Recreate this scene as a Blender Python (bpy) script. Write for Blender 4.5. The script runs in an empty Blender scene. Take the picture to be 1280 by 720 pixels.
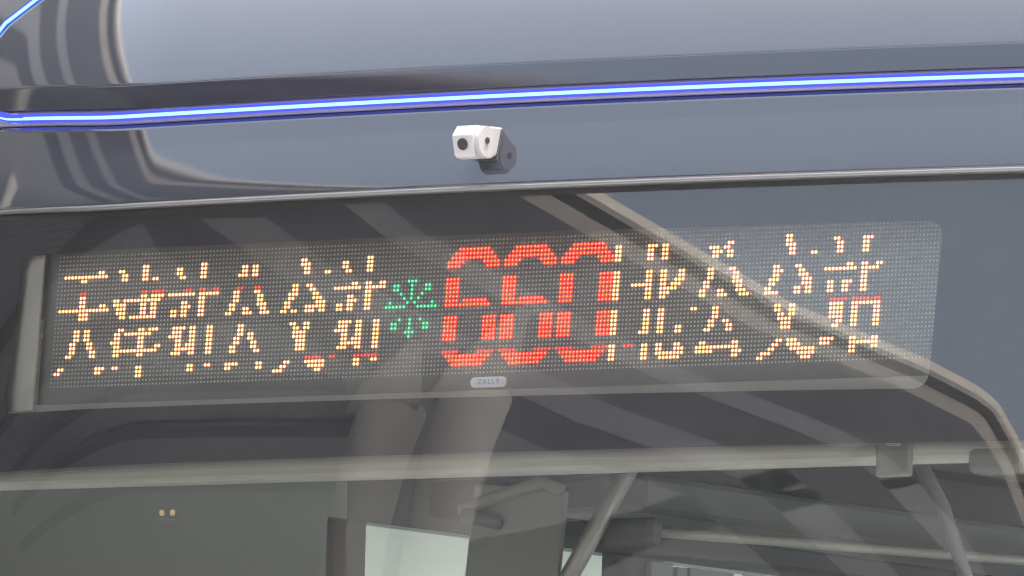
import bpy, bmesh, math, random
from mathutils import Vector, Matrix
R = math.radians
random.seed(7)
scene = bpy.context.scene
COL = scene.collection

# ------------------------------------------------------------------ camera
cam_data = bpy.data.cameras.new('camera')
cam = bpy.data.objects.new('camera', cam_data)
COL.objects.link(cam)
right = Vector((0.81692616, 0.57611426, 0.0269073))
up = Vector((0.03201298, -0.0918774, 0.9952556))
fwd = Vector((-0.57585312, 0.81218896, 0.09350019))
m = Matrix((right, up, -fwd)).transposed().to_4x4()
m.translation = Vector((10.09109691, -14.19491056, 1.53861198))
cam.matrix_world = m
cam_data.sensor_width = 36.0
cam_data.lens = 445.737
cam_data.clip_start = 0.1
cam_data.clip_end = 2000.0
scene.camera = cam

# ------------------------------------------------------------------ sky and sun
SUN_TO = Vector((0.16, 0.13, 0.975)).normalized()      # from the bus towards the sun
world = bpy.data.worlds.new('World')
scene.world = world
world.use_nodes = True
wn = world.node_tree.nodes
wl = world.node_tree.links
wn.clear()
sky = wn.new('ShaderNodeTexSky')
sky.sky_type = 'NISHITA'
sky.sun_disc = False
sky.sun_elevation = math.asin(SUN_TO.z)
sky.sun_rotation = math.atan2(SUN_TO.x, SUN_TO.y)
sky.air_density = 1.0
sky.dust_density = 9.0
sky.ozone_density = 1.0
hsv = wn.new('ShaderNodeHueSaturation')
hsv.inputs['Hue'].default_value = 0.493
hsv.inputs['Saturation'].default_value = 0.74
bg = wn.new('ShaderNodeBackground')
bg.inputs['Strength'].default_value = 0.15
wo = wn.new('ShaderNodeOutputWorld')
wl.new(sky.outputs[0], hsv.inputs['Color'])
wl.new(hsv.outputs[0], bg.inputs[0])
wl.new(bg.outputs[0], wo.inputs[0])

sd = bpy.data.lights.new('sun', 'SUN')
sd.energy = 2.6
sd.angle = R(0.53)
sd.color = (1.0, 0.95, 0.88)
sun = bpy.data.objects.new('sun', sd)
COL.objects.link(sun)
sun.rotation_euler = (-SUN_TO).to_track_quat('-Z', 'Y').to_euler()

scene.view_settings.view_transform = 'Standard'
scene.view_settings.look = 'None'
scene.view_settings.exposure = 2.4
scene.view_settings.gamma = 1.0
scene.view_settings.use_curve_mapping = False
scene.render.engine = 'CYCLES'
scene.cycles.max_bounces = 10
scene.cycles.transparent_max_bounces = 16
scene.cycles.filter_width = 1.4
scene.cycles.use_denoising = True

# ------------------------------------------------------------------ helpers
def tag(o, label=None, cat=None, group=None, kind=None):
    for k, v in (('label', label), ('category', cat), ('group', group), ('kind', kind)):
        if v:
            o[k] = v
    return o

def link(o, parent=None):
    COL.objects.link(o)
    if parent:
        o.parent = parent
    return o

def empty(name, loc=(0, 0, 0), rot=(0, 0, 0)):
    o = bpy.data.objects.new(name, None)
    o.empty_display_size = 0.1
    o.location = loc
    o.rotation_euler = rot
    return link(o)

def mesh_obj(name, verts, faces, mat, parent=None, smooth=False, mats=None, fmat=None):
    me = bpy.data.meshes.new(name)
    me.from_pydata(verts, [], faces)
    for mt in (mats or [mat]):
        me.materials.append(mt)
    if fmat:
        me.polygons.foreach_set('material_index', fmat)
    if smooth:
        me.polygons.foreach_set('use_smooth', [True] * len(me.polygons))
    me.update()
    return link(bpy.data.objects.new(name, me), parent)

def bm_obj(name, bm, mat, parent=None, smooth=False):
    me = bpy.data.meshes.new(name)
    bmesh.ops.recalc_face_normals(bm, faces=bm.faces)
    bm.to_mesh(me)
    bm.free()
    me.materials.append(mat)
    if smooth:
        me.polygons.foreach_set('use_smooth', [True] * len(me.polygons))
    return link(bpy.data.objects.new(name, me), parent)

def box_bm(bm, c, s, mtx=None, bevel=0.0):
    r = bmesh.ops.create_cube(bm, size=1.0)
    vs = r['verts']
    for v in vs:
        v.co = Vector((c[0] + v.co.x * s[0], c[1] + v.co.y * s[1], c[2] + v.co.z * s[2]))
        if mtx:
            v.co = mtx @ v.co
    if bevel > 0:
        es = list({e for v in vs for e in v.link_edges})
        bmesh.ops.bevel(bm, geom=es, offset=bevel, segments=2, affect='EDGES', profile=0.5)

def box(name, c, s, mat, parent=None, bevel=0.0, mtx=None):
    bm = bmesh.new()
    box_bm(bm, c, s, mtx, bevel)
    return bm_obj(name, bm, mat, parent)

def tube(name, pts, rad, mat, parent=None, seg=10, cap=True, flat=None):
    """a tube of circular (or flattened) section along pts"""
    pts = [Vector(p) for p in pts]
    verts, faces = [], []
    n = len(pts)
    ref = Vector((0, 0, 1))
    for i, p in enumerate(pts):
        d = (pts[min(i + 1, n - 1)] - pts[max(i - 1, 0)]).normalized()
        a = d.cross(ref if abs(d.z) < 0.95 else Vector((0, 1, 0))).normalized()
        b = a.cross(d).normalized()
        ra, rb = (rad, rad) if flat is None else flat
        for k in range(seg):
            t = 2 * math.pi * k / seg
            verts.append(p + a * (ra * math.cos(t)) + b * (rb * math.sin(t)))
    for i in range(n - 1):
        for k in range(seg):
            k2 = (k + 1) % seg
            faces.append((i * seg + k, i * seg + k2, (i + 1) * seg + k2, (i + 1) * seg + k))
    if cap:
        faces.append(tuple(range(seg - 1, -1, -1)))
        faces.append(tuple((n - 1) * seg + k for k in range(seg)))
    return mesh_obj(name, verts, faces, mat, parent, smooth=True)

def prism(name, prof, x0, x1, mat, parent=None, bevel=0.0, mtx=None, smooth=False):
    """a (y, z) outline pulled along x"""
    bm = bmesh.new()
    a = [bm.verts.new((x0, y, z)) for y, z in prof]
    b = [bm.verts.new((x1, y, z)) for y, z in prof]
    bm.faces.new(a)
    bm.faces.new(b[::-1])
    for i in range(len(prof)):
        j = (i + 1) % len(prof)
        bm.faces.new((a[i], b[i], b[j], a[j]))
    if bevel:
        bmesh.ops.bevel(bm, geom=list(bm.edges), offset=bevel, segments=2, affect='EDGES', profile=0.5)
    if mtx:
        bmesh.ops.transform(bm, matrix=mtx, verts=bm.verts)
    return bm_obj(name, bm, mat, parent, smooth)

def grid(name, fn, us, vs, mat, parent=None, smooth=True, thick=0.0, skip=None):
    verts = [fn(u, v) for v in vs for u in us]
    nu = len(us)
    faces = []
    for j in range(len(vs) - 1):
        for i in range(nu - 1):
            if skip and skip((us[i] + us[i + 1]) / 2, (vs[j] + vs[j + 1]) / 2):
                continue
            faces.append((j * nu + i, j * nu + i + 1, (j + 1) * nu + i + 1, (j + 1) * nu + i))
    o = mesh_obj(name, verts, faces, mat, parent, smooth)
    if thick:
        md = o.modifiers.new('thickness', 'SOLIDIFY')
        md.thickness = thick
        md.offset = -1.0
    return o

def lin(a, b, n):
    return [a + (b - a) * i / (n - 1) for i in range(n)]

# ------------------------------------------------------------------ materials
def material(name):
    mt = bpy.data.materials.new(name)
    mt.use_nodes = True
    nt = mt.node_tree
    b = nt.nodes['Principled BSDF']
    return mt, nt, b

def principled(name, color, rough=0.5, metal=0.0, coat=0.0, noise=0.0, scale=40.0, bump=0.0, bscale=200.0, spec=None,
               emit=None, estr=0.0, rnoise=0.0):
    mt, nt, b = material(name)
    b.inputs['Base Color'].default_value = (*color, 1)
    b.inputs['Roughness'].default_value = rough
    b.inputs['Metallic'].default_value = metal
    b.inputs['Coat Weight'].default_value = coat
    b.inputs['Coat Roughness'].default_value = 0.006
    if spec is not None:
        b.inputs['Specular IOR Level'].default_value = spec
    tc = nt.nodes.new('ShaderNodeTexCoord')
    if noise:
        nz = nt.nodes.new('ShaderNodeTexNoise')
        nz.inputs['Scale'].default_value = scale
        nz.inputs['Detail'].default_value = 6
        nt.links.new(tc.outputs['Object'], nz.inputs['Vector'])
        mx = nt.nodes.new('ShaderNodeMix')
        mx.data_type = 'RGBA'
        mx.inputs['A'].default_value = (*[c * (1 - noise) for c in color], 1)
        mx.inputs['B'].default_value = (*[min(1, c * (1 + noise)) for c in color], 1)
        nt.links.new(nz.outputs['Fac'], mx.inputs['Factor'])
        nt.links.new(mx.outputs['Result'], b.inputs['Base Color'])
        if rnoise:
            mr = nt.nodes.new('ShaderNodeMapRange')
            mr.inputs['To Min'].default_value = max(0, rough - rnoise)
            mr.inputs['To Max'].default_value = rough + rnoise
            nt.links.new(nz.outputs['Fac'], mr.inputs['Value'])
            nt.links.new(mr.outputs['Result'], b.inputs['Roughness'])
    if bump:
        bn = nt.nodes.new('ShaderNodeTexNoise')
        bn.inputs['Scale'].default_value = bscale
        bn.inputs['Detail'].default_value = 3
        nt.links.new(tc.outputs['Object'], bn.inputs['Vector'])
        bp = nt.nodes.new('ShaderNodeBump')
        bp.inputs['Strength'].default_value = bump
        bp.inputs['Distance'].default_value = 0.001
        nt.links.new(bn.outputs['Fac'], bp.inputs['Height'])
        nt.links.new(bp.outputs['Normal'], b.inputs['Normal'])
        nt.links.new(bp.outputs['Normal'], b.inputs['Coat Normal'])
    if emit:
        b.inputs['Emission Color'].default_value = (*emit, 1)
        b.inputs['Emission Strength'].default_value = estr
    return mt

def glass_material(name, ior, tint):
    """clear laminated pane: Fresnel reflection over straight transmission, faint dust"""
    mt = bpy.data.materials.new(name)
    mt.use_nodes = True
    nt = mt.node_tree
    nt.nodes.clear()
    out = nt.nodes.new('ShaderNodeOutputMaterial')
    tr = nt.nodes.new('ShaderNodeBsdfTransparent')
    tr.inputs['Color'].default_value = (*tint, 1)
    gl = nt.nodes.new('ShaderNodeBsdfGlossy')
    gl.inputs['Roughness'].default_value = 0.0
    df = nt.nodes.new('ShaderNodeBsdfDiffuse')
    df.inputs['Color'].default_value = (0.50, 0.50, 0.51, 1)
    fr = nt.nodes.new('ShaderNodeFresnel')
    fr.inputs['IOR'].default_value = ior
    tc = nt.nodes.new('ShaderNodeTexCoord')
    nz = nt.nodes.new('ShaderNodeTexNoise')
    nz.inputs['Scale'].default_value = 9.0
    nz.inputs['Detail'].default_value = 8.0
    nt.links.new(tc.outputs['Object'], nz.inputs['Vector'])
    mr = nt.nodes.new('ShaderNodeMapRange')
    mr.inputs['To Min'].default_value = DUST[0]
    mr.inputs['To Max'].default_value = DUST[1]
    nt.links.new(nz.outputs['Fac'], mr.inputs['Value'])
    m1 = nt.nodes.new('ShaderNodeMixShader')
    nt.links.new(mr.outputs['Result'], m1.inputs['Fac'])
    nt.links.new(tr.outputs[0], m1.inputs[1])
    nt.links.new(df.outputs[0], m1.inputs[2])
    m2 = nt.nodes.new('ShaderNodeMixShader')
    nt.links.new(fr.outputs[0], m2.inputs['Fac'])
    nt.links.new(m1.outputs[0], m2.inputs[1])
    nt.links.new(gl.outputs[0], m2.inputs[2])
    nt.links.new(m2.outputs[0], out.inputs[0])
    return mt

def clear_material(name, tint):
    mt = bpy.data.materials.new(name)
    mt.use_nodes = True
    nt = mt.node_tree
    nt.nodes.clear()
    out = nt.nodes.new('ShaderNodeOutputMaterial')
    tr = nt.nodes.new('ShaderNodeBsdfTransparent')
    tr.inputs['Color'].default_value = (*tint, 1)
    nt.links.new(tr.outputs[0], out.inputs[0])
    return mt

def emission(name, color, strength):
    mt = bpy.data.materials.new(name)
    mt.use_nodes = True
    nt = mt.node_tree
    nt.nodes.clear()
    out = nt.nodes.new('ShaderNodeOutputMaterial')
    em = nt.nodes.new('ShaderNodeEmission')
    em.inputs['Color'].default_value = (*color, 1)
    em.inputs['Strength'].default_value = strength
    nt.links.new(em.outputs[0], out.inputs[0])
    return mt

def speckle(mt):
    """sparse dried water spots and grit on the paint"""
    nt = mt.node_tree
    b = nt.nodes['Principled BSDF']
    tc = nt.nodes.new('ShaderNodeTexCoord')
    vo = nt.nodes.new('ShaderNodeTexVoronoi')
    vo.inputs['Scale'].default_value = 55.0
    nt.links.new(tc.outputs['Object'], vo.inputs['Vector'])
    sep = nt.nodes.new('ShaderNodeSeparateColor')
    nt.links.new(vo.outputs['Color'], sep.inputs[0])
    lim = nt.nodes.new('ShaderNodeMath')            # spot size differs from cell to cell, most cells have none
    lim.operation = 'MULTIPLY_ADD'
    lim.inputs[1].default_value = 0.22
    lim.inputs[2].default_value = -0.15
    nt.links.new(sep.outputs[0], lim.inputs[0])
    lt = nt.nodes.new('ShaderNodeMath')
    lt.operation = 'LESS_THAN'
    nt.links.new(vo.outputs['Distance'], lt.inputs[0])
    nt.links.new(lim.outputs[0], lt.inputs[1])
    old = b.inputs['Base Color'].links[0].from_socket
    mx = nt.nodes.new('ShaderNodeMix')
    mx.data_type = 'RGBA'
    nt.links.new(lt.outputs[0], mx.inputs['Factor'])
    nt.links.new(old, mx.inputs['A'])
    mx.inputs['B'].default_value = (0.012, 0.012, 0.014, 1)
    nt.links.new(mx.outputs['Result'], b.inputs['Base Color'])
    inv = nt.nodes.new('ShaderNodeMath')
    inv.operation = 'SUBTRACT'
    inv.inputs[0].default_value = 1.0
    nt.links.new(lt.outputs[0], inv.inputs[1])
    nt.links.new(inv.outputs[0], b.inputs['Coat Weight'])

DUST = (0.012, 0.032)
M = {}
M['paint'] = principled('glossy_blue_grey_paint', (0.022, 0.025, 0.032), rough=0.04, metal=0.0, coat=1.0, noise=0.06, scale=14, bump=0.012, bscale=700)
speckle(M['paint'])
M['dark_paint'] = principled('dark_blue_grey_paint', (0.012, 0.013, 0.020), rough=0.06, metal=0.0, coat=1.0, bump=0.04, bscale=900)
M['rubber'] = principled('black_rubber', (0.02, 0.02, 0.021), rough=0.55, noise=0.3, scale=60)
M['trim'] = principled('grey_anodised_trim', (0.14, 0.14, 0.14), rough=0.35, metal=0.6, noise=0.15, scale=60)
M['diffuser'] = principled('strip_diffuser', (0.19, 0.185, 0.30), rough=0.25, coat=0.4, noise=0.1, scale=120)
M['glow_core'] = emission('strip_core_light', (0.32, 0.68, 1.0), 0.40)
M['glow_edge'] = emission('strip_edge_glow', (0.085, 0.10, 0.80), 0.27)
M['glass'] = glass_material('windscreen_glass', 1.83, (0.91, 0.93, 0.91))
M['glass_inner'] = clear_material('windscreen_inner_face', (0.97, 0.985, 0.97))
M['frit'] = principled('black_ceramic_print', (0.033, 0.033, 0.038), rough=0.7, noise=0.25, scale=25, spec=0.2)
M['board'] = principled('display_board_grey', (0.165, 0.156, 0.152), rough=0.6, noise=0.15, scale=80)
M['bezel'] = principled('display_bezel', (0.34, 0.325, 0.30), rough=0.5, noise=0.1, scale=50)
M['bracket'] = principled('pale_bracket', (0.55, 0.53, 0.485), rough=0.5, noise=0.12, scale=30)
M['lens_off'] = principled('unlit_led_lens', (0.80, 0.78, 0.74), rough=0.25)
M['y_core'] = emission('amber_led_core', (1.0, 0.68, 0.28), 0.85)
M['y_halo'] = emission('amber_led_halo', (0.95, 0.20, 0.02), 0.26)  # emitting outer rings imitate the halo around each lit LED
M['r_core'] = emission('red_led_core', (1.0, 0.32, 0.11), 0.75)
M['r_halo'] = emission('red_led_halo', (0.95, 0.006, 0.003), 0.40)
M['d_core'] = emission('dim_red_led_core', (1.0, 0.16, 0.09), 0.420)
M['d_halo'] = emission('dim_red_led_halo', (0.8, 0.03, 0.03), 0.210)
M['g_core'] = emission('green_led_core', (0.16, 1.0, 0.45), 0.40)
M['g_halo'] = emission('green_led_halo', (0.01, 0.40, 0.14), 0.22)
M['badge'] = principled('badge_face', (0.74, 0.80, 0.92), rough=0.3, noise=0.05, scale=60)
M['badge_rim'] = principled('badge_rim', (0.90, 0.90, 0.88), rough=0.3, noise=0.05, scale=60)
M['badge_ink'] = principled('badge_ink', (0.20, 0.25, 0.36), rough=0.5, noise=0.1, scale=60)
M['white'] = principled('white_plastic', (0.25, 0.238, 0.235), rough=0.4, noise=0.06, scale=90)
M['black'] = principled('black_plastic', (0.025, 0.025, 0.027), rough=0.35, noise=0.2, scale=90)
M['lens'] = principled('lens_glass', (0.015, 0.015, 0.018), rough=0.05, coat=1.0, noise=0.2, scale=90)
M['liner'] = principled('grey_ceiling_liner', (0.17, 0.171, 0.165), rough=0.7, noise=0.1, scale=6)
M['liner_dark'] = principled('dark_grey_liner', (0.07, 0.072, 0.07), rough=0.7, noise=0.15, scale=8)
M['header'] = principled('pale_header_trim', (0.52, 0.505, 0.46), rough=0.6, noise=0.06, scale=20)
M['visor'] = principled('beige_visor', (0.17, 0.165, 0.15), rough=0.7, noise=0.12, scale=30)
M['steel'] = principled('pole_steel', (0.22, 0.205, 0.19), rough=0.5, metal=0.7, noise=0.15, scale=50)
M['pale_rail'] = principled('pale_rail', (0.24, 0.235, 0.215), rough=0.4, noise=0.06, scale=50)
M['amber_lamp'] = principled('amber_lamp_lens', (0.85, 0.62, 0.35), rough=0.3, noise=0.1, scale=90, emit=(1, 0.72, 0.45), estr=0.04)
M['asphalt'] = principled('pale_concrete_apron', (0.325, 0.33, 0.34), rough=0.9, noise=0.3, scale=2.0, bump=0.3, bscale=60)
M['paving'] = principled('pale_paving', (0.32, 0.30, 0.27), rough=0.85, noise=0.2, scale=1.5)
M['soffit'] = principled('canopy_soffit_sheet', (0.52, 0.52, 0.535), rough=0.6, noise=0.08, scale=0.8)
M['rib'] = principled('canopy_dark_rib', (0.17, 0.168, 0.185), rough=0.6, noise=0.15, scale=2)
M['gutter'] = principled('canopy_gutter', (0.06, 0.05, 0.045), rough=0.6, noise=0.15, scale=2)
M['tan'] = principled('canopy_tan_edge', (0.86, 0.78, 0.68), rough=0.5, noise=0.1, scale=2)
M['column'] = principled('column_paint', (0.80, 0.76, 0.69), rough=0.5, noise=0.08, scale=2)

# ------------------------------------------------------------------ setting
def quad_sheet(name, x0, x1, y0, y1, z, mat):
    return mesh_obj(name, [(x0, y0, z), (x1, y0, z), (x1, y1, z), (x0, y1, z)], [(0, 1, 2, 3)], mat)
tag(quad_sheet('ground', -400, 400, -400, 400, 0.0, M['asphalt']), kind='structure')

# ------------------------------------------------------------------ the bus
bus = empty('bus', (0, 0, 0))
tag(bus, 'blue-grey bus front with a glowing blue light strip above its dark windscreen', 'bus')
ZC = 3.15

def glass_y(x, z):
    return -0.10 + x * x / 14.0 + 0.36 * corner(x) + math.tan(R(7)) * (z - ZC) + (z - ZC) ** 2 / 24.0

# fairing section: running tilt of the surface from the lip upwards
PROF = []
def build_profile():
    y, z = -0.103, 3.303
    PROF.append((z, y))
    def run(z1, t0, t1, n):
        nonlocal y, z
        zs = z
        for i in range(n):
            f = (i + 0.5) / n
            dz = (z1 - zs) / n
            y += math.tan(R(t0 + (t1 - t0) * f)) * dz
            z += dz
            PROF.append((z, y))
    run(3.332, 9.5, 14.5, 6)
    run(3.419, 14.5, 19, 10)
    run(3.444, 7, 7, 4)
    run(3.474, 7, 9, 4)
    run(3.480, 11, 23, 6)
    run(3.630, 23, 36, 16)
    run(3.720, 38, 84, 18)
build_profile()

def prof_y(z):
    if z <= PROF[0][0]:
        return PROF[0][1]
    for (z0, y0), (z1, y1) in zip(PROF, PROF[1:]):
        if z <= z1:
            return y0 + (y1 - y0) * (z - z0) / (z1 - z0)
    return PROF[-1][1]

def corner(x):
    a = max(0.0, abs(x - 0.15) - 0.70)
    k = 1.0 if x < 0 else 0.25
    return k * (a * a if a < 0.36 else 0.72 * a - 0.1296)

def plan_y(x, z=3.303):
    return x * x / 14.0 + 0.55 * corner(x)

def fair(x, z, d=0.0):
    u = x + 0.65
    lift = 0.036 * (math.sqrt(u * u + 0.0025) - u)          # the seams rise towards the bus's corner
    return (x, plan_y(x, z) + prof_y(z) + d, z + lift * (0.6 + 0.4 * max(0.0, min(1.0, (z - 3.303) / 0.11))))

XS = lin(-1.24, 1.24, 165)
def panel(name, z0, z1, n, mat, d=0.0):
    zs = sorted(set([z for z, _ in PROF if z0 < z < z1] + [z0, z1]))
    o = grid(name, lambda x, z: fair(x, z, d), XS, zs, mat, bus, thick=0.004)
    return o
panel('lower_fairing', 3.303, 3.4182, 0, M['paint'])
panel('strip_channel', 3.4205, 3.4425, 0, M['diffuser'], 0.004)
panel('recess_face', 3.4430, 3.4755, 0, M['dark_paint'])
panel('upper_fairing', 3.4760, 3.720, 0, M['paint'])
# dark gap behind the panels
grid('gap_seal', lambda x, z: fair(x, z, 0.010), XS, lin(3.304, 3.48, 6), M['rubber'], bus)
# lip of the fairing: turned-in edge over the windscreen
def lip(t):
    def f(x, v):
        base = plan_y(x) + prof_y(3.303)
        pts = [(3.3035, 0.000), (3.3022, -0.0018), (3.2992, -0.0018), (3.2978, 0.0), (3.2985, 0.03)]
        z, dy = pts[int(v)]
        return (x, base + dy, z + fair(x, 3.303)[2] - 3.303)
    return f
grid('lip_trim', lip(0), XS, [0, 1, 2, 3, 4], M['trim'], bus)

# blue light strip: tube core; the blue tube around it imitates its glow by emission
def strip_path():
    pts = []
    for x in lin(1.15, -0.85, 85):
        pts.append((x, 3.4315))
    return pts + STRIP_TURN
STRIP_TURN = [(-0.875, 3.4316), (-0.897, 3.4322), (-0.916, 3.4345), (-0.934, 3.4385), (-0.953, 3.4460), (-0.971, 3.4560), (-0.993, 3.4710), (-1.010, 3.4870),
              (-1.020, 3.5050), (-1.022, 3.5210), (-1.015, 3.5490), (-0.990, 3.5790), (-0.926, 3.6140), (-0.872, 3.6380)]
strip = [fair(x, z, -0.003) for x, z in strip_path()]
tube('light_strip', [(p[0], p[1], p[2] - 0.0006) for p in strip], 0.0034, M['glow_core'], bus, seg=10)
tube('strip_glow', [(p[0], p[1] + 0.0035, p[2] + 0.0001) for p in strip], 0.0064, M['glow_edge'], bus, seg=10)
turn = [fair(x, z, 0.009) for x, z in STRIP_TURN]
tube('strip_housing', turn, 0.010, M['diffuser'], bus, seg=10)

# windscreen pane
ws = grid('windscreen', lambda x, z: (x, glass_y(x, z), z), lin(-1.2, 1.2, 121), lin(2.20, 3.318, 57), M['glass'], bus)
ws.data.materials.append(M['glass_inner'])
md = ws.modifiers.new('thickness', 'SOLIDIFY')
md.thickness = 0.005
md.offset = -1.0
md.material_offset = 1
md.material_offset_rim = 1
ws.data.update()

# black ceramic border printed on the inner face, with the display opening
GAP = 0.0065
def opening_outline(n=10):
    cor = [(-0.8165, 3.2435, 0.026), (-0.8275, 3.0176, 0.022), (0.7620, 3.0078, 0.024), (0.7635, 3.2357, 0.024)]  # TL BL BR TR
    out = []
    for i, (x, z, r) in enumerate(cor):
        p = Vector((x, z)); a = Vector(cor[i - 1][:2]); b = Vector(cor[(i + 1) % 4][:2])
        da = (a - p).normalized(); db = (b - p).normalized()
        s = p + da * r; e = p + db * r
        for k in range(n + 1):
            t = k / n
            out.append(s * (1 - t) ** 2 + p * 2 * t * (1 - t) + e * t * t)
    return out

def border():
    bm = bmesh.new()
    X0, X1, Z0, Z1 = -1.19, 1.19, 2.934, 3.316
    inner = opening_outline()
    # densify the long runs so that the print follows the curved glass
    dense = []
    for i, p in enumerate(inner):
        q = inner[(i + 1) % len(inner)]
        k = max(1, int((q - p).length / 0.02))
        for j in range(k):
            dense.append(p.lerp(q, j / k))
    outer = []
    cx, cz = 0.0, 3.122
    for p in dense:
        # project outwards on the border rectangle, side by side
        dx, dz = p.x - cx, p.y - cz
        x = p.x * (X1 / 0.77)
        x = max(X0, min(X1, x))
        on_left = p.x < -0.785
        on_right = p.x > 0.74
        if on_left and abs(dz) < 0.10:
            outer.append(Vector((X0, cz + dz * 1.0)))
        elif on_right and abs(dz) < 0.10:
            outer.append(Vector((X1, cz + dz * 1.0)))
        else:
            outer.append(Vector((x, Z1 if dz > 0 else Z0)))
    n = len(dense)
    rings = 6
    vs = []
    for k in range(rings + 1):
        t = k / rings
        row = []
        for a, b in zip(dense, outer):
            p = a.lerp(b, t)
            row.append(bm.verts.new((p.x, glass_y(p.x, p.y) + GAP, p.y)))
        vs.append(row)
    for k in range(rings):
        for i in range(n):
            j = (i + 1) % n
            try:
                bm.faces.new((vs[k][i], vs[k][j], vs[k + 1][j], vs[k + 1][i]))
            except ValueError:
                pass
    return bm
fr = bm_obj('black_border', border(), M['frit'], bus)

# fading dots along the lower edge of the print
def dots():
    verts, faces = [], []
    for row in range(4):
        z = 2.9325 - row * 0.0026
        rad = 0.00145 - row * 0.00025
        n = int(2.3 / 0.0032)
        for i in range(n):
            x = -1.15 + (i + 0.5 * (row % 2)) * 0.0032
            b = len(verts)
            for k in range(6):
                t = k * math.pi / 3
                xx, zz = x + rad * math.cos(t), z + rad * math.sin(t)
                verts.append((xx, glass_y(xx, zz) + GAP, zz))
            faces.append(tuple(range(b, b + 6)))
    o = mesh_obj('border_dots', verts, faces, M['frit'], bus)
    o['kind'] = 'stuff'
dots()

# body behind the visible front: roof, side walls with window openings, lower front, floor
def shell():
    roof = grid('roof', lambda x, v: (x, plan_y(x, 3.72) * max(0, 1 - v / 1.2) + prof_y(3.72) + v, 3.720 + 0.02 * (1 - (x / 1.2) ** 2)), lin(-1.2, 1.2, 25), [0, 0.3, 0.8, 1.2, 5, 11], M['paint'], bus, thick=0.03)
    for side in (-1, 1):
        x = 1.215 * side
        box('side_panel', (x, 5.6, 0.95), (0.04, 11.0, 1.3), M['paint'], bus)
        box('cornice', (x, 6.25, 3.345), (0.04, 9.88, 0.73), M['paint'], bus)
        box('front_quarter', (x, 0.825, 2.60), (0.05, 0.95, 2.0), M['liner'], bus)
        for y in PILLARS:
            box('window_pillar', (x, y, 2.29), (0.05, 0.10, 1.38), M['black'], bus)
        for y0, y1 in zip(PILLARS, PILLARS[1:]):
            box('side_window', (x, (y0 + y1) / 2, 2.29), (0.006, y1 - y0 - 0.10, 1.38), M['side_glass'], bus)
    box('rear_wall', (0, 11.1, 2.0), (2.43, 0.04, 3.4), M['paint'], bus)
    box('floor', (0, 5.6, 0.9), (2.38, 10.9, 0.06), M['liner_dark'], bus)
    box('front_mask', (0, -0.12, 1.25), (2.38, 0.06, 1.9), M['paint'], bus, bevel=0.02)
PILLARS = [1.30, 2.10, 3.6, 4.7, 6.2, 7.7, 9.2, 10.8]
M['side_glass'] = clear_material('side_window_glass', (0.80, 0.86, 0.81))
shell()

# ------------------------------------------------------------------ interior seen through the lower windscreen
box('ceiling_panel', (0, 5.7, 3.19), (2.3, 10.6, 0.02), M['liner'], bus)
box('air_duct', (-1.09, 5.6, 3.055), (0.20, 7.6, 0.06), M['liner_dark'], bus, bevel=0.01)
tube('handrail', [(-0.93, 1.62, 2.985), (-0.93, 3.0, 3.03), (-0.93, 9.0, 3.03)], 0.008, M['pale_rail'], bus)
box('window_blind', (-1.185, 2.13, 2.29), (0.01, 0.06, 1.37), M['liner'], bus)
gaps = [2.165, 2.200, 2.33, 2.36, 2.53, 2.57, 2.75, 3.02, 3.15, 3.36, 3.50, 3.75, 4.0]
for g0, g1 in zip(gaps, gaps[1:]):
    box('window_blind', (-1.185, (g0 + g1) / 2 + 0.003, 2.29), (0.01, g1 - g0 - 0.009, 1.37 - 0.02 * random.random()), M['liner'], bus)
box('window_blind', (-1.185, 7.3, 2.29), (0.01, 6.4, 1.37), M['liner'], bus)
# folded-down visor, grab pole and its clamp just behind the glass
vm = Matrix.Translation((-0.035, 0.11, 2.80)) @ Matrix.Rotation(R(5), 4, 'Y')
box('sun_visor', (0, 0, 0), (0.158, 0.012, 0.215), M['visor'], bus, bevel=0.005, mtx=vm)
tube('visor_arm', [(-0.12, 0.10, 2.875), (-0.06, 0.095, 2.893), (0.02, 0.095, 2.912), (0.05, 0.10, 2.90)], 0.009, M['visor'], bus)
tube('visor_hinge', [(-0.105, 0.085, 2.868), (-0.045, 0.085, 2.856)], 0.010, M['liner_dark'], bus)
tube('grab_pole', [(0.170, 0.10, 2.94), (0.066, 0.10, 2.781), (-0.02, 0.10, 2.65)], 0.0135, M['steel'], bus)
box('pole_clamp', (0.14, 0.14, 2.843), (0.095, 0.03, 0.040), M['liner_dark'], bus, bevel=0.012)
# fittings below the header
box('sensor_mount', (0.662, 0.006, 2.927), (0.055, 0.012, 0.060), M['visor'], bus, bevel=0.004)
tube('sensor_window', [(0.655, -0.001, 2.944), (0.675, -0.001, 2.944)], 0.006, M['header'], bus)
tube('mirror_arm', [(0.665, 0.06, 2.925), (0.70, 0.07, 2.86), (0.745, 0.09, 2.72)], 0.010, M['liner_dark'], bus)
prism('sensor_cover', [(-0.02, 2.93), (-0.02, 2.905), (-0.015, 2.896), (0.02, 2.896), (0.02, 2.93)], 0.795, 0.88, M['visor'], bus, bevel=0.008)
for dx in (0.0, 0.019):
    box('reading_lamp', (-0.79 + dx, 0.30, 2.903), (0.006, 0.008, 0.009), M['amber_lamp'], bus, bevel=0.003)
tube('lamp_bracket', [(-0.80, 0.305, 2.894), (-0.77, 0.305, 2.896), (-0.755, 0.305, 2.885)], 0.002, M['steel'], bus)
box('header_trim', (0.10, 0.035, 2.955), (2.2, 0.05, 0.075), M['header'], bus, bevel=0.008)

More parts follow.
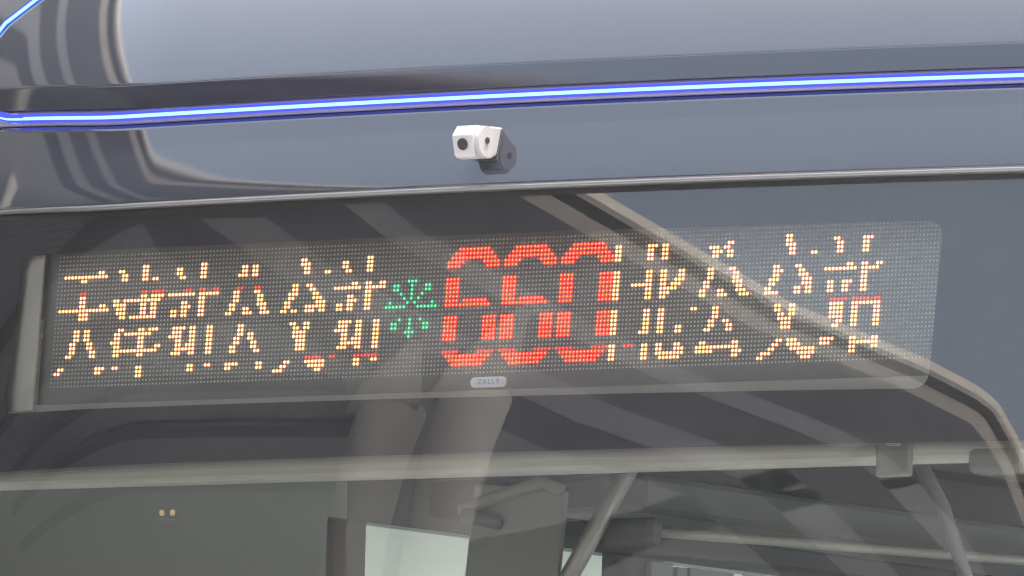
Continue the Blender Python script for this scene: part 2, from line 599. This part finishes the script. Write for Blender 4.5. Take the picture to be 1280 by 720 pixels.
# ------------------------------------------------------------------ destination display
PITCH = 0.006
disp = empty('led_destination_display', (0, 0, ZC), (R(-4.5), 0, 0))
tag(disp, 'wide dot-matrix destination sign with amber characters and red route number behind the windscreen', 'led display')
def lx(c):
    return (c - 127.5) * PITCH
def lz(r):
    return (15.5 - r) * PITCH
box('board', (0, 0.012, lz(16.5)), (262.5 * PITCH - 0.0, 0.016, 37.5 * PITCH), M['board'], disp, bevel=0.001)
box('bottom_bezel', (0, 0.006, lz(37.6)), (262.5 * PITCH, 0.028, 4.2 * PITCH), M['bezel'], disp, bevel=0.002)
box('top_bezel', (0, 0.006, lz(-4.4)), (262.5 * PITCH, 0.028, 4.2 * PITCH), M['bezel'], disp, bevel=0.002)
for s in (-1, 1):                     # bent side plates that follow the glass
    pm = Matrix.Translation((s * 0.8325, 0.001, lz(16.0))) @ Matrix.Rotation(R(13.5 * s), 4, 'Z')
    box('mounting_bracket', (0, 0, 0), (0.104, 0.004, 0.25), M['bracket'], disp, bevel=0.001, mtx=pm)

# lit runs of each character: (row, first column, count); amber runs first, then the dim red ones
GLYPHS = [
    ([(4, 12, 2), (5, 2, 13), (6, 7, 2), (10, 7, 2), (11, 7, 2), (12, 7, 2), (12, 13, 2), (13, 1, 15), (14, 7, 3), (15, 7, 3)],
     [(9, 7, 2)]),
    ([(3, 25, 2), (4, 18, 2), (4, 25, 2), (5, 19, 2), (5, 25, 2), (6, 19, 2), (6, 25, 2), (6, 28, 2), (10, 25, 2), (10, 28, 4), (11, 17, 2), (11, 20, 11), (12, 17, 4), (12, 25, 2), (12, 28, 2), (13, 18, 3), (13, 25, 2), (13, 28, 2), (14, 18, 3), (14, 25, 2), (14, 28, 2), (15, 19, 2), (15, 22, 8)],
     [(9, 25, 2), (9, 28, 4)]),
    ([(3, 42, 2), (4, 35, 2), (4, 42, 2), (5, 35, 2), (5, 42, 2), (6, 36, 2), (6, 42, 2), (10, 33, 8), (10, 42, 6), (11, 42, 2), (12, 37, 2), (12, 42, 2), (13, 37, 3), (13, 42, 2), (14, 34, 2), (14, 37, 2), (14, 42, 2), (15, 34, 2), (15, 37, 2), (15, 42, 2)],
     [(9, 38, 2), (9, 42, 2), (9, 46, 2)]),
    ([(4, 54, 2), (4, 57, 2), (5, 54, 2), (5, 57, 2), (6, 53, 3), (6, 57, 2), (10, 52, 2), (10, 58, 2), (11, 52, 2), (11, 59, 2), (12, 52, 2), (12, 59, 2), (13, 51, 2), (13, 59, 3), (14, 51, 2), (14, 55, 2), (14, 60, 2), (15, 50, 2), (15, 55, 3), (15, 60, 3)],
     [(9, 53, 2), (9, 58, 2)]),
    ([(3, 71, 2), (4, 71, 3), (5, 72, 2), (6, 72, 2), (9, 69, 2), (9, 73, 2), (10, 69, 2), (10, 74, 2), (11, 68, 3), (11, 75, 2), (12, 68, 2), (12, 75, 3), (13, 67, 2), (13, 76, 3), (14, 67, 2), (14, 73, 6), (15, 66, 2), (15, 69, 2), (15, 73, 3), (15, 77, 2)],
     []),
    ([(3, 90, 2), (4, 83, 2), (4, 90, 2), (5, 83, 2), (5, 90, 2), (6, 78, 2), (6, 84, 2), (6, 90, 2), (9, 86, 2), (9, 90, 2), (9, 94, 2), (10, 81, 8), (10, 90, 6), (11, 90, 2), (12, 85, 2), (12, 90, 2), (13, 85, 3), (13, 90, 2), (14, 82, 2), (14, 85, 2), (14, 90, 2), (15, 82, 2), (15, 85, 2), (15, 90, 2)],
     []),
    ([(9, 102, 3), (10, 98, 2), (10, 103, 1), (10, 107, 2), (11, 98, 2), (11, 103, 1), (11, 107, 2), (12, 100, 1), (12, 103, 1), (12, 106, 1), (13, 101, 1), (13, 103, 1), (13, 105, 1), (14, 97, 1), (14, 102, 1), (14, 104, 1), (14, 109, 1), (15, 96, 6), (15, 105, 6), (18, 100, 1), (18, 103, 1), (18, 106, 1), (19, 98, 2), (19, 103, 1), (19, 107, 2), (20, 98, 2), (20, 103, 1), (20, 107, 2), (21, 102, 3), (22, 103, 1)],
     []),
    ([(18, 6, 2), (18, 9, 2), (19, 6, 2), (19, 9, 2), (20, 6, 2), (20, 9, 2), (21, 5, 2), (21, 10, 2), (22, 5, 2), (22, 10, 2), (23, 5, 2), (23, 11, 2), (24, 4, 2), (24, 11, 2), (27, 2, 2), (28, 1, 2)],
     []),
    ([(18, 19, 2), (18, 25, 2), (18, 28, 3), (19, 18, 2), (19, 21, 8), (20, 18, 2), (20, 25, 2), (21, 17, 3), (21, 25, 2), (22, 18, 2), (22, 25, 2), (22, 30, 2), (23, 18, 13), (24, 18, 2), (24, 25, 2), (27, 13, 3), (27, 18, 2), (27, 25, 2), (28, 13, 2), (28, 25, 2), (29, 25, 2)],
     []),
    ([(18, 35, 4), (18, 40, 2), (18, 45, 2), (19, 35, 3), (19, 40, 2), (19, 45, 2), (20, 34, 4), (20, 40, 2), (20, 45, 2), (21, 36, 2), (21, 40, 2), (21, 45, 2), (22, 36, 2), (22, 39, 3), (22, 45, 2), (23, 36, 6), (23, 45, 2), (24, 35, 3), (24, 40, 2), (24, 45, 2), (27, 40, 2), (27, 45, 2), (28, 40, 2)],
     []),
    ([(18, 54, 2), (19, 54, 2), (20, 54, 2), (20, 57, 2), (21, 53, 2), (21, 57, 2), (22, 53, 2), (22, 58, 2), (23, 52, 2), (23, 58, 2), (24, 52, 2), (24, 59, 2), (27, 51, 4), (27, 60, 2), (28, 51, 2), (28, 60, 2)],
     []),
    ([(18, 69, 2), (18, 73, 2), (19, 70, 2), (19, 73, 2), (20, 70, 4), (21, 70, 4), (22, 71, 3), (23, 71, 3), (24, 71, 3), (27, 68, 2), (27, 74, 6), (28, 67, 2), (28, 75, 5), (29, 65, 3), (29, 77, 2)],
     [(26, 74, 5), (26, 81, 2)]),
    ([(18, 83, 4), (18, 88, 2), (18, 93, 2), (19, 83, 3), (19, 88, 2), (19, 93, 2), (20, 82, 4), (20, 88, 2), (20, 93, 2), (21, 84, 2), (21, 88, 2), (21, 93, 2), (22, 84, 2), (22, 87, 3), (22, 93, 2), (23, 84, 6), (23, 93, 2), (24, 83, 3), (24, 88, 2), (24, 93, 2), (27, 88, 2), (27, 93, 2), (28, 88, 2)],
     [(26, 88, 7)]),
    ([(3, 160, 2), (4, 160, 2), (5, 160, 2), (6, 160, 2), (9, 160, 2), (10, 160, 2), (11, 160, 2), (12, 160, 2), (13, 160, 2), (14, 160, 2), (15, 160, 2), (18, 160, 2), (19, 160, 2), (20, 160, 2), (21, 160, 2), (22, 160, 2), (23, 160, 2), (26, 160, 2), (27, 160, 2), (28, 160, 2), (29, 160, 2)],
     []),
    ([(3, 169, 3), (3, 173, 2), (4, 169, 2), (4, 173, 2), (5, 169, 2), (5, 173, 2), (6, 169, 2), (6, 173, 2), (9, 169, 2), (9, 173, 2), (9, 178, 2), (10, 169, 2), (10, 173, 2), (10, 178, 2), (11, 169, 2), (11, 173, 2), (11, 177, 3), (12, 165, 6), (12, 173, 2), (12, 176, 3), (13, 169, 2), (13, 173, 5), (14, 169, 2), (14, 173, 3), (15, 169, 2), (15, 173, 2)],
     []),
    ([(3, 191, 2), (4, 186, 3), (4, 190, 2), (5, 187, 3), (5, 191, 2), (6, 187, 2), (6, 191, 2), (9, 186, 2), (9, 192, 2), (10, 186, 2), (10, 193, 2), (11, 186, 2), (11, 193, 2), (12, 185, 2), (12, 193, 3), (13, 185, 2), (13, 194, 2), (14, 184, 2), (14, 189, 2), (14, 194, 3), (15, 184, 2), (15, 189, 3), (15, 195, 3)],
     []),
    ([(18, 169, 2), (18, 173, 2), (19, 169, 2), (19, 173, 2), (20, 169, 2), (20, 173, 2), (21, 169, 2), (21, 173, 2), (22, 169, 2), (22, 173, 2), (22, 178, 2), (23, 168, 3), (23, 173, 2), (23, 178, 2), (26, 169, 2), (26, 173, 2), (26, 178, 2), (27, 169, 2), (27, 173, 2), (27, 178, 3), (28, 169, 2), (28, 173, 8), (29, 169, 2), (29, 174, 6)],
     [(26, 164, 3)]),
    ([(18, 182, 2), (18, 188, 2), (19, 188, 2), (20, 188, 2), (21, 187, 2), (21, 191, 2), (22, 187, 2), (22, 192, 2), (23, 186, 2), (23, 192, 2), (26, 185, 2), (26, 194, 2), (27, 184, 12), (28, 184, 5), (28, 194, 3), (29, 194, 2)],
     []),
    ([(2, 207, 2), (3, 207, 2), (4, 207, 3), (5, 208, 2), (6, 208, 2), (9, 204, 2), (9, 210, 2), (10, 204, 3), (10, 211, 2), (11, 204, 2), (11, 211, 3), (12, 203, 3), (12, 212, 3), (13, 203, 2), (13, 212, 3), (14, 202, 2), (14, 210, 2), (14, 213, 2), (15, 202, 4), (15, 210, 2), (15, 213, 2)],
     []),
    ([(3, 220, 2), (3, 228, 3), (4, 221, 2), (4, 228, 2), (5, 221, 2), (5, 228, 2), (6, 214, 2), (6, 221, 2), (6, 228, 2), (9, 224, 2), (9, 228, 2), (9, 232, 2), (10, 218, 9), (10, 228, 5), (11, 228, 2), (12, 228, 2), (13, 219, 2), (13, 223, 3), (13, 228, 2), (14, 219, 2), (14, 223, 2), (14, 228, 2), (15, 219, 2), (15, 223, 2), (15, 228, 2)],
     []),
    ([(18, 205, 2), (18, 209, 2), (19, 205, 2), (19, 209, 2), (20, 206, 2), (20, 209, 2), (21, 206, 4), (22, 207, 3), (23, 207, 3), (26, 206, 2), (26, 209, 3), (26, 218, 4), (27, 205, 2), (27, 209, 4), (27, 218, 3), (28, 204, 2), (28, 210, 7), (29, 202, 3), (29, 212, 5), (30, 201, 2), (30, 213, 3)],
     []),
    ([(18, 220, 4), (18, 226, 8), (19, 220, 4), (19, 226, 2), (19, 232, 2), (20, 220, 4), (20, 226, 2), (20, 232, 2), (21, 220, 4), (21, 226, 2), (21, 232, 2), (22, 222, 2), (22, 226, 2), (22, 232, 2), (23, 221, 2), (23, 226, 2), (23, 232, 2), (26, 226, 2), (26, 232, 2), (27, 226, 8), (28, 226, 2), (28, 232, 2), (29, 226, 2)],
     [(17, 220, 5), (17, 226, 5), (17, 232, 2)]),
]
DIGIT_TOP = [(2, 3, 9), (3, 2, 11), (4, 1, 13), (5, 0, 5), (5, 10, 5), (6, 0, 4), (6, 11, 4)]
DIGIT_END = [(r, o, 4) for r in range(18, 24) for o in (0, 11)] + [(27, 1, 13), (28, 2, 11), (29, 3, 9)]
DIGIT_DIM = [(26, 0, 5), (26, 10, 5)]
SIX = DIGIT_TOP + [(r, 0, 4) for r in range(9, 14)] + [(14, 0, 4), (14, 5, 7), (15, 0, 13)] + DIGIT_END
ZERO = DIGIT_TOP + [(r, o, 4) for r in range(9, 16) for o in (0, 11)] + DIGIT_END

def led_dome(verts, faces, fm, c, r, core, halo_rad, h, core_i, halo_i, seg=8):
    x, z = lx(c), lz(r)
    b = len(verts)
    for rad, y in ((halo_rad, 0.0038), (core, 0.0038 - h * 0.6)):
        for k in range(seg):
            t = 2 * math.pi * (k + 0.5) / seg
            verts.append((x + rad * math.cos(t), y, z + rad * math.sin(t)))
    verts.append((x, 0.0038 - h, z))
    for k in range(seg):
        k2 = (k + 1) % seg
        faces.append((b + k, b + k2, b + seg + k2, b + seg + k)); fm.append(halo_i)
        faces.append((b + seg + k, b + seg + k2, b + 2 * seg)); fm.append(core_i)

LIT = set()
CODES = {'y': ('y_core', 'y_halo'), 'r': ('d_core', 'd_halo'), 'R': ('r_core', 'r_halo'), 'g': ('g_core', 'g_halo')}
def lit_part(name, leds):
    verts, faces, fm, mats = [], [], [], []
    for (r, c), code in leds.items():
        if (r, c) in LIT:
            continue
        LIT.add((r, c))
        for k in CODES[code]:
            if M[k] not in mats:
                mats.append(M[k])
        ci, ri = mats.index(M[CODES[code][0]]), mats.index(M[CODES[code][1]])
        core = {'y': 0.0019, 'r': 0.0014, 'R': 0.0012, 'g': 0.0017}[code]
        led_dome(verts, faces, fm, c, r, core, 0.0029, 0.0016, ci, ri)
    o = mesh_obj(name, verts, faces, None, disp, mats=mats, fmat=fm)
    o['kind'] = 'stuff'          # LEDs of a few pixels each
    return o

for number, (runs, dim) in enumerate(GLYPHS):
    star = number == 6
    leds = {(r, c + i): 'g' if star else 'y' for r, c, n in runs for i in range(n)}
    leds.update({(r, c + i): 'r' for r, c, n in dim for i in range(n)})
    lit_part('star_symbol' if star else 'character', leds)
for k, shape in enumerate((SIX, SIX, ZERO)):
    leds = {(r, 113 + 16 * k + o + i): 'R' for r, o, n in shape for i in range(n)}
    leds.update({(r, 113 + 16 * k + o + i): 'r' for r, o, n in DIGIT_DIM for i in range(n)})
    lit_part('digit', leds)

verts, faces, fm = [], [], []
for r in range(32):
    for c in range(256):
        if (r, c) not in LIT:
            led_dome(verts, faces, fm, c, r, 0.00115, 0.00150, 0.0014, 0, 0, seg=6)
o = mesh_obj('unlit_led', verts, faces, M['lens_off'], disp)
o['kind'] = 'stuff'

# maker's badge under the matrix
def rounded(name, cx, cz, w, h, rad, y0, y1, mat, parent):
    bm = bmesh.new()
    pts = []
    for sx, sz, a0 in ((1, 1, 0), (-1, 1, 90), (-1, -1, 180), (1, -1, 270)):
        for k in range(7):
            a = R(a0 + 15 * k)
            pts.append((cx + sx * (w / 2 - rad) + rad * math.cos(a), cz + sz * (h / 2 - rad) + rad * math.sin(a)))
    f = [bm.verts.new((x, y0, z)) for x, z in pts]
    b = [bm.verts.new((x, y1, z)) for x, z in pts]
    bm.faces.new(f)
    bm.faces.new(b[::-1])
    for i in range(len(pts)):
        j = (i + 1) % len(pts)
        bm.faces.new((f[i], f[j], b[j], b[i]))
    return bm_obj(name, bm, mat, parent)
bx, bz = lx(126.9), lz(33.4)
badge = rounded('badge', bx, bz, 0.060, 0.0145, 0.0068, 0.0005, 0.005, M['badge_rim'], disp)
rounded('badge_face', bx + 0.001, bz, 0.052, 0.0098, 0.0045, -0.0005, 0.0005, M['badge'], badge)
tc = bpy.data.curves.new('badge_lettering', 'FONT')
tc.body = 'ZALL9'
tc.size = 0.0098
tc.space_character = 1.45
tc.align_x = 'CENTER'
tc.align_y = 'CENTER'
tc.extrude = 0.0002
tc.materials.append(M['badge_ink'])
tmp = bpy.data.objects.new('lettering_curve', tc)
to = bpy.data.objects.new('badge_lettering', bpy.data.meshes.new_from_object(tmp))
bpy.data.objects.remove(tmp)
to.location = (bx + 0.001, -0.0009, bz)
to.rotation_euler = (R(90), 0, 0)
link(to, badge)

# ------------------------------------------------------------------ small camera on the fairing
CAMX, CAMZ = 0.044, 3.361
cy = plan_y(CAMX, CAMZ) + prof_y(CAMZ)
cctv = empty('vehicle_camera', (CAMX, cy, CAMZ))
cctv.scale = (0.94, 0.94, 0.94)
tag(cctv, 'small white box camera bolted to the fairing below the blue light strip', 'camera')
mm = 0.001
def P(*pts):
    return [(y * mm, z * mm) for y, z in pts]
head = prism('housing', P((-25, 25), (-48, 24), (-60, 9), (-53, -18), (-48, -23), (-33, -24), (-19, -16), (-15, 0), (-17, 16)), -0.024, 0.012, M['white'], cctv, bevel=0.0015)
bm = bmesh.new()
bmesh.ops.create_cone(bm, cap_ends=True, segments=32, radius1=0.0238, radius2=0.0238, depth=0.008)
bmesh.ops.rotate(bm, cent=(0, 0, 0), matrix=Matrix.Rotation(R(90), 3, 'Y'), verts=bm.verts)
bmesh.ops.translate(bm, vec=(0.0145, -0.029, 0.001), verts=bm.verts)
bmesh.ops.bevel(bm, geom=[e for e in bm.edges if len(e.link_faces) == 2 and e.calc_face_angle(0) > 1], offset=0.001, segments=2, affect='EDGES')
bm_obj('side_disc', bm, M['white'], cctv)
bm = bmesh.new()
bmesh.ops.create_cone(bm, cap_ends=True, segments=20, radius1=0.0048, radius2=0.0048, depth=0.003)
bmesh.ops.rotate(bm, cent=(0, 0, 0), matrix=Matrix.Rotation(R(90), 3, 'Y'), verts=bm.verts)
bmesh.ops.translate(bm, vec=(0.0190, -0.031, 0.003), verts=bm.verts)
bm_obj('screw', bm, M['black'], cctv)
prism('mount', P((11, 26), (-20, 25), (-22, -19), (-16, -22), (-1, -14), (3, -8)), -0.019, 0.0175, M['white'], cctv, bevel=0.002)
box('shadow_pad', (0.001, 0.001, 0.000), (0.040, 0.004, 0.050), M['black'], cctv, bevel=0.002, mtx=Matrix.Rotation(R(-15), 4, 'X'))  # added pad; its black colour stands in for the camera's shadow
# lens on the sloping front face
fa = math.atan2(7, 27)
bm = bmesh.new()
for r1, d, zz in ((0.0092, 0.0025, 0.0), (0.0052, 0.0015, 0.0018)):
    g = bmesh.ops.create_cone(bm, cap_ends=True, segments=28, radius1=r1, radius2=r1 * 0.94, depth=d)
    bmesh.ops.translate(bm, vec=(0, 0, zz), verts=g['verts'])
bmesh.ops.rotate(bm, cent=(0, 0, 0), matrix=Matrix.Rotation(R(90) + fa, 3, 'X'), verts=bm.verts)
bmesh.ops.translate(bm, vec=(-0.006, -0.0572, -0.004), verts=bm.verts)
bm_obj('lens', bm, M['lens'], cctv)

# ------------------------------------------------------------------ the platform canopy that the bus front mirrors
EDGE = [(-2.5, 30.0), (-2.7, 6.0), (-3.2, 2.2), (-3.9, 0.2), (-4.5, -2.2), (-4.75, -4.6), (-4.55, -6.7), (-4.25, -7.5), (-3.83, -8.55), (-3.2, -9.5), (-2.87, -10.16), (-2.72, -11.0), (-2.6, -14.0), (-2.5, -30.0)]
HZ = 6.0
def offset_edge(t, dz=0.0):
    t += 0.13
    out = []
    for i, (x, y) in enumerate(EDGE):
        a = EDGE[max(0, i - 1)]; b = EDGE[min(len(EDGE) - 1, i + 1)]
        d = Vector((b[0] - a[0], b[1] - a[1])).normalized()
        n = Vector((d.y, -d.x))         # to the platform side
        if n.x > 0:
            n = -n
        out.append(Vector((x + n.x * t, y + n.y * t, HZ + dz)))
    return out
def strip_beam(name, t0, t1, z0, z1, mat, parent):
    """a beam of box section running along the canopy edge"""
    a0, a1 = offset_edge(t0, z0), offset_edge(t1, z0)
    b0, b1 = offset_edge(t0, z1), offset_edge(t1, z1)
    n = len(a0)
    verts = a0 + a1 + b0 + b1
    faces = []
    for i in range(n - 1):
        faces += [(i, i + 1, n + i + 1, n + i), (2 * n + i, 3 * n + i, 3 * n + i + 1, 2 * n + i + 1),
                  (i, 2 * n + i, 2 * n + i + 1, i + 1), (n + i, n + i + 1, 3 * n + i + 1, 3 * n + i)]
    faces += [(0, n, 3 * n, 2 * n), (n - 1, 3 * n - 1, 4 * n - 1, 2 * n - 1)]
    return mesh_obj(name, verts, faces, mat, parent)
can = empty('platform_canopy', (-8, -8, 0))
tag(can, 'long curved platform canopy with dark ribs and tan edge mirrored in the bus front', 'canopy')
def under(o):
    o.matrix_parent_inverse = Matrix.Translation((8, 8, 0))
    return o
under(strip_beam('soffit', 0.0, 12.0, 0.0, 0.06, M['soffit'], can))
under(box('soffit', (-38.0, -5.0, HZ + 0.10), (52.0, 100.0, 0.06), M['soffit'], can))
under(strip_beam('edge_tube', -0.35, -0.29, -0.008, 0.03, M['tan'], can))
under(strip_beam('gutter', -0.29, -0.13, 0.004, 0.04, M['gutter'], can))
under(strip_beam('edge_beam', -0.13, 0.0, -0.012, 0.04, M['tan'], can))
for t0, t1 in ((0.0, 0.85), (1.13, 1.70), (2.15, 2.70)):
    under(strip_beam('rib', t0, t1, -0.010, -0.003, M['rib'], can))
# cross girders under the soffit
gd = Vector((2.56, -1.03, 0)).normalized()
gn = Vector((gd.y, -gd.x, 0))
for k, w in ((0.0, 0.22), (1.0, 0.20), (1.75, 0.16), (2.8, 0.22), (4.2, 0.3)):
    c = Vector((-10.58, -7.89, HZ - 0.024)) - gn * (k - 1.0) * (1 if gn.y < 0 else -1)
    mt = Matrix.Translation(c) @ Matrix.Rotation(math.atan2(gd.y, gd.x), 4, 'Z')
    under(box('girder', (-1.2, 0, 0), (9.0, w, 0.02), M['rib'], can, mtx=mt))

# two flared columns that carry the canopy
def column(x, y):
    pts = [(0.0, 0.27), (0.4, 0.26), (3.0, 0.25), (4.8, 0.25), (5.2, 0.25), (5.5, 0.255), (5.8, 0.265), (6.05, 0.28)]
    verts, faces = [], []
    seg = 24
    for z, r in pts:
        lean = max(0.0, z - 5.3) ** 2 * 0.35
        for k in range(seg):
            a = 2 * math.pi * k / seg
            verts.append((x + lean + r * math.cos(a), y + r * math.sin(a), z))
    for i in range(len(pts) - 1):
        for k in range(seg):
            k2 = (k + 1) % seg
            faces.append((i * seg + k, i * seg + k2, (i + 1) * seg + k2, (i + 1) * seg + k))
    return under(mesh_obj('column', verts, faces, M['column'], can, smooth=True))
for cx, cyy in ((-6.55, -9.0), (-7.35, -9.0), (-8.2, -18.0), (-9.0, -18.0), (-9.5, 0.0), (-9.5, 8.0)):
    column(cx, cyy)

# tapered arms from the column heads along the soffit
for (x0, y0), (x1, y1) in (((-6.5, -9.0), (-5.35, -7.95)), ((-7.3, -9.0), (-6.35, -8.1))):
    d = Vector((x1 - x0, y1 - y0, 0))
    n = Vector((-d.y, d.x, 0)).normalized()
    pts = []
    for f, w in ((0.0, 0.27), (0.35, 0.25), (0.7, 0.14), (1.0, 0.05)):
        for s in (-1, 1):
            pts.append(Vector((x0, y0, 0)) + d * f + n * (w * s))
    lo = [Vector((p.x, p.y, HZ - 0.030)) for p in pts]
    hi = [Vector((p.x, p.y, HZ - 0.012)) for p in pts]
    fc = []
    for i in range(3):
        a = 2 * i
        fc += [(a, a + 1, a + 3, a + 2), (a + 8, a + 10, a + 11, a + 9), (a, a + 2, a + 10, a + 8), (a + 1, a + 9, a + 11, a + 3)]
    fc += [(0, 8, 9, 1), (6, 7, 15, 14)]
    under(mesh_obj('column_arm', lo + hi, fc, M['column'], can))
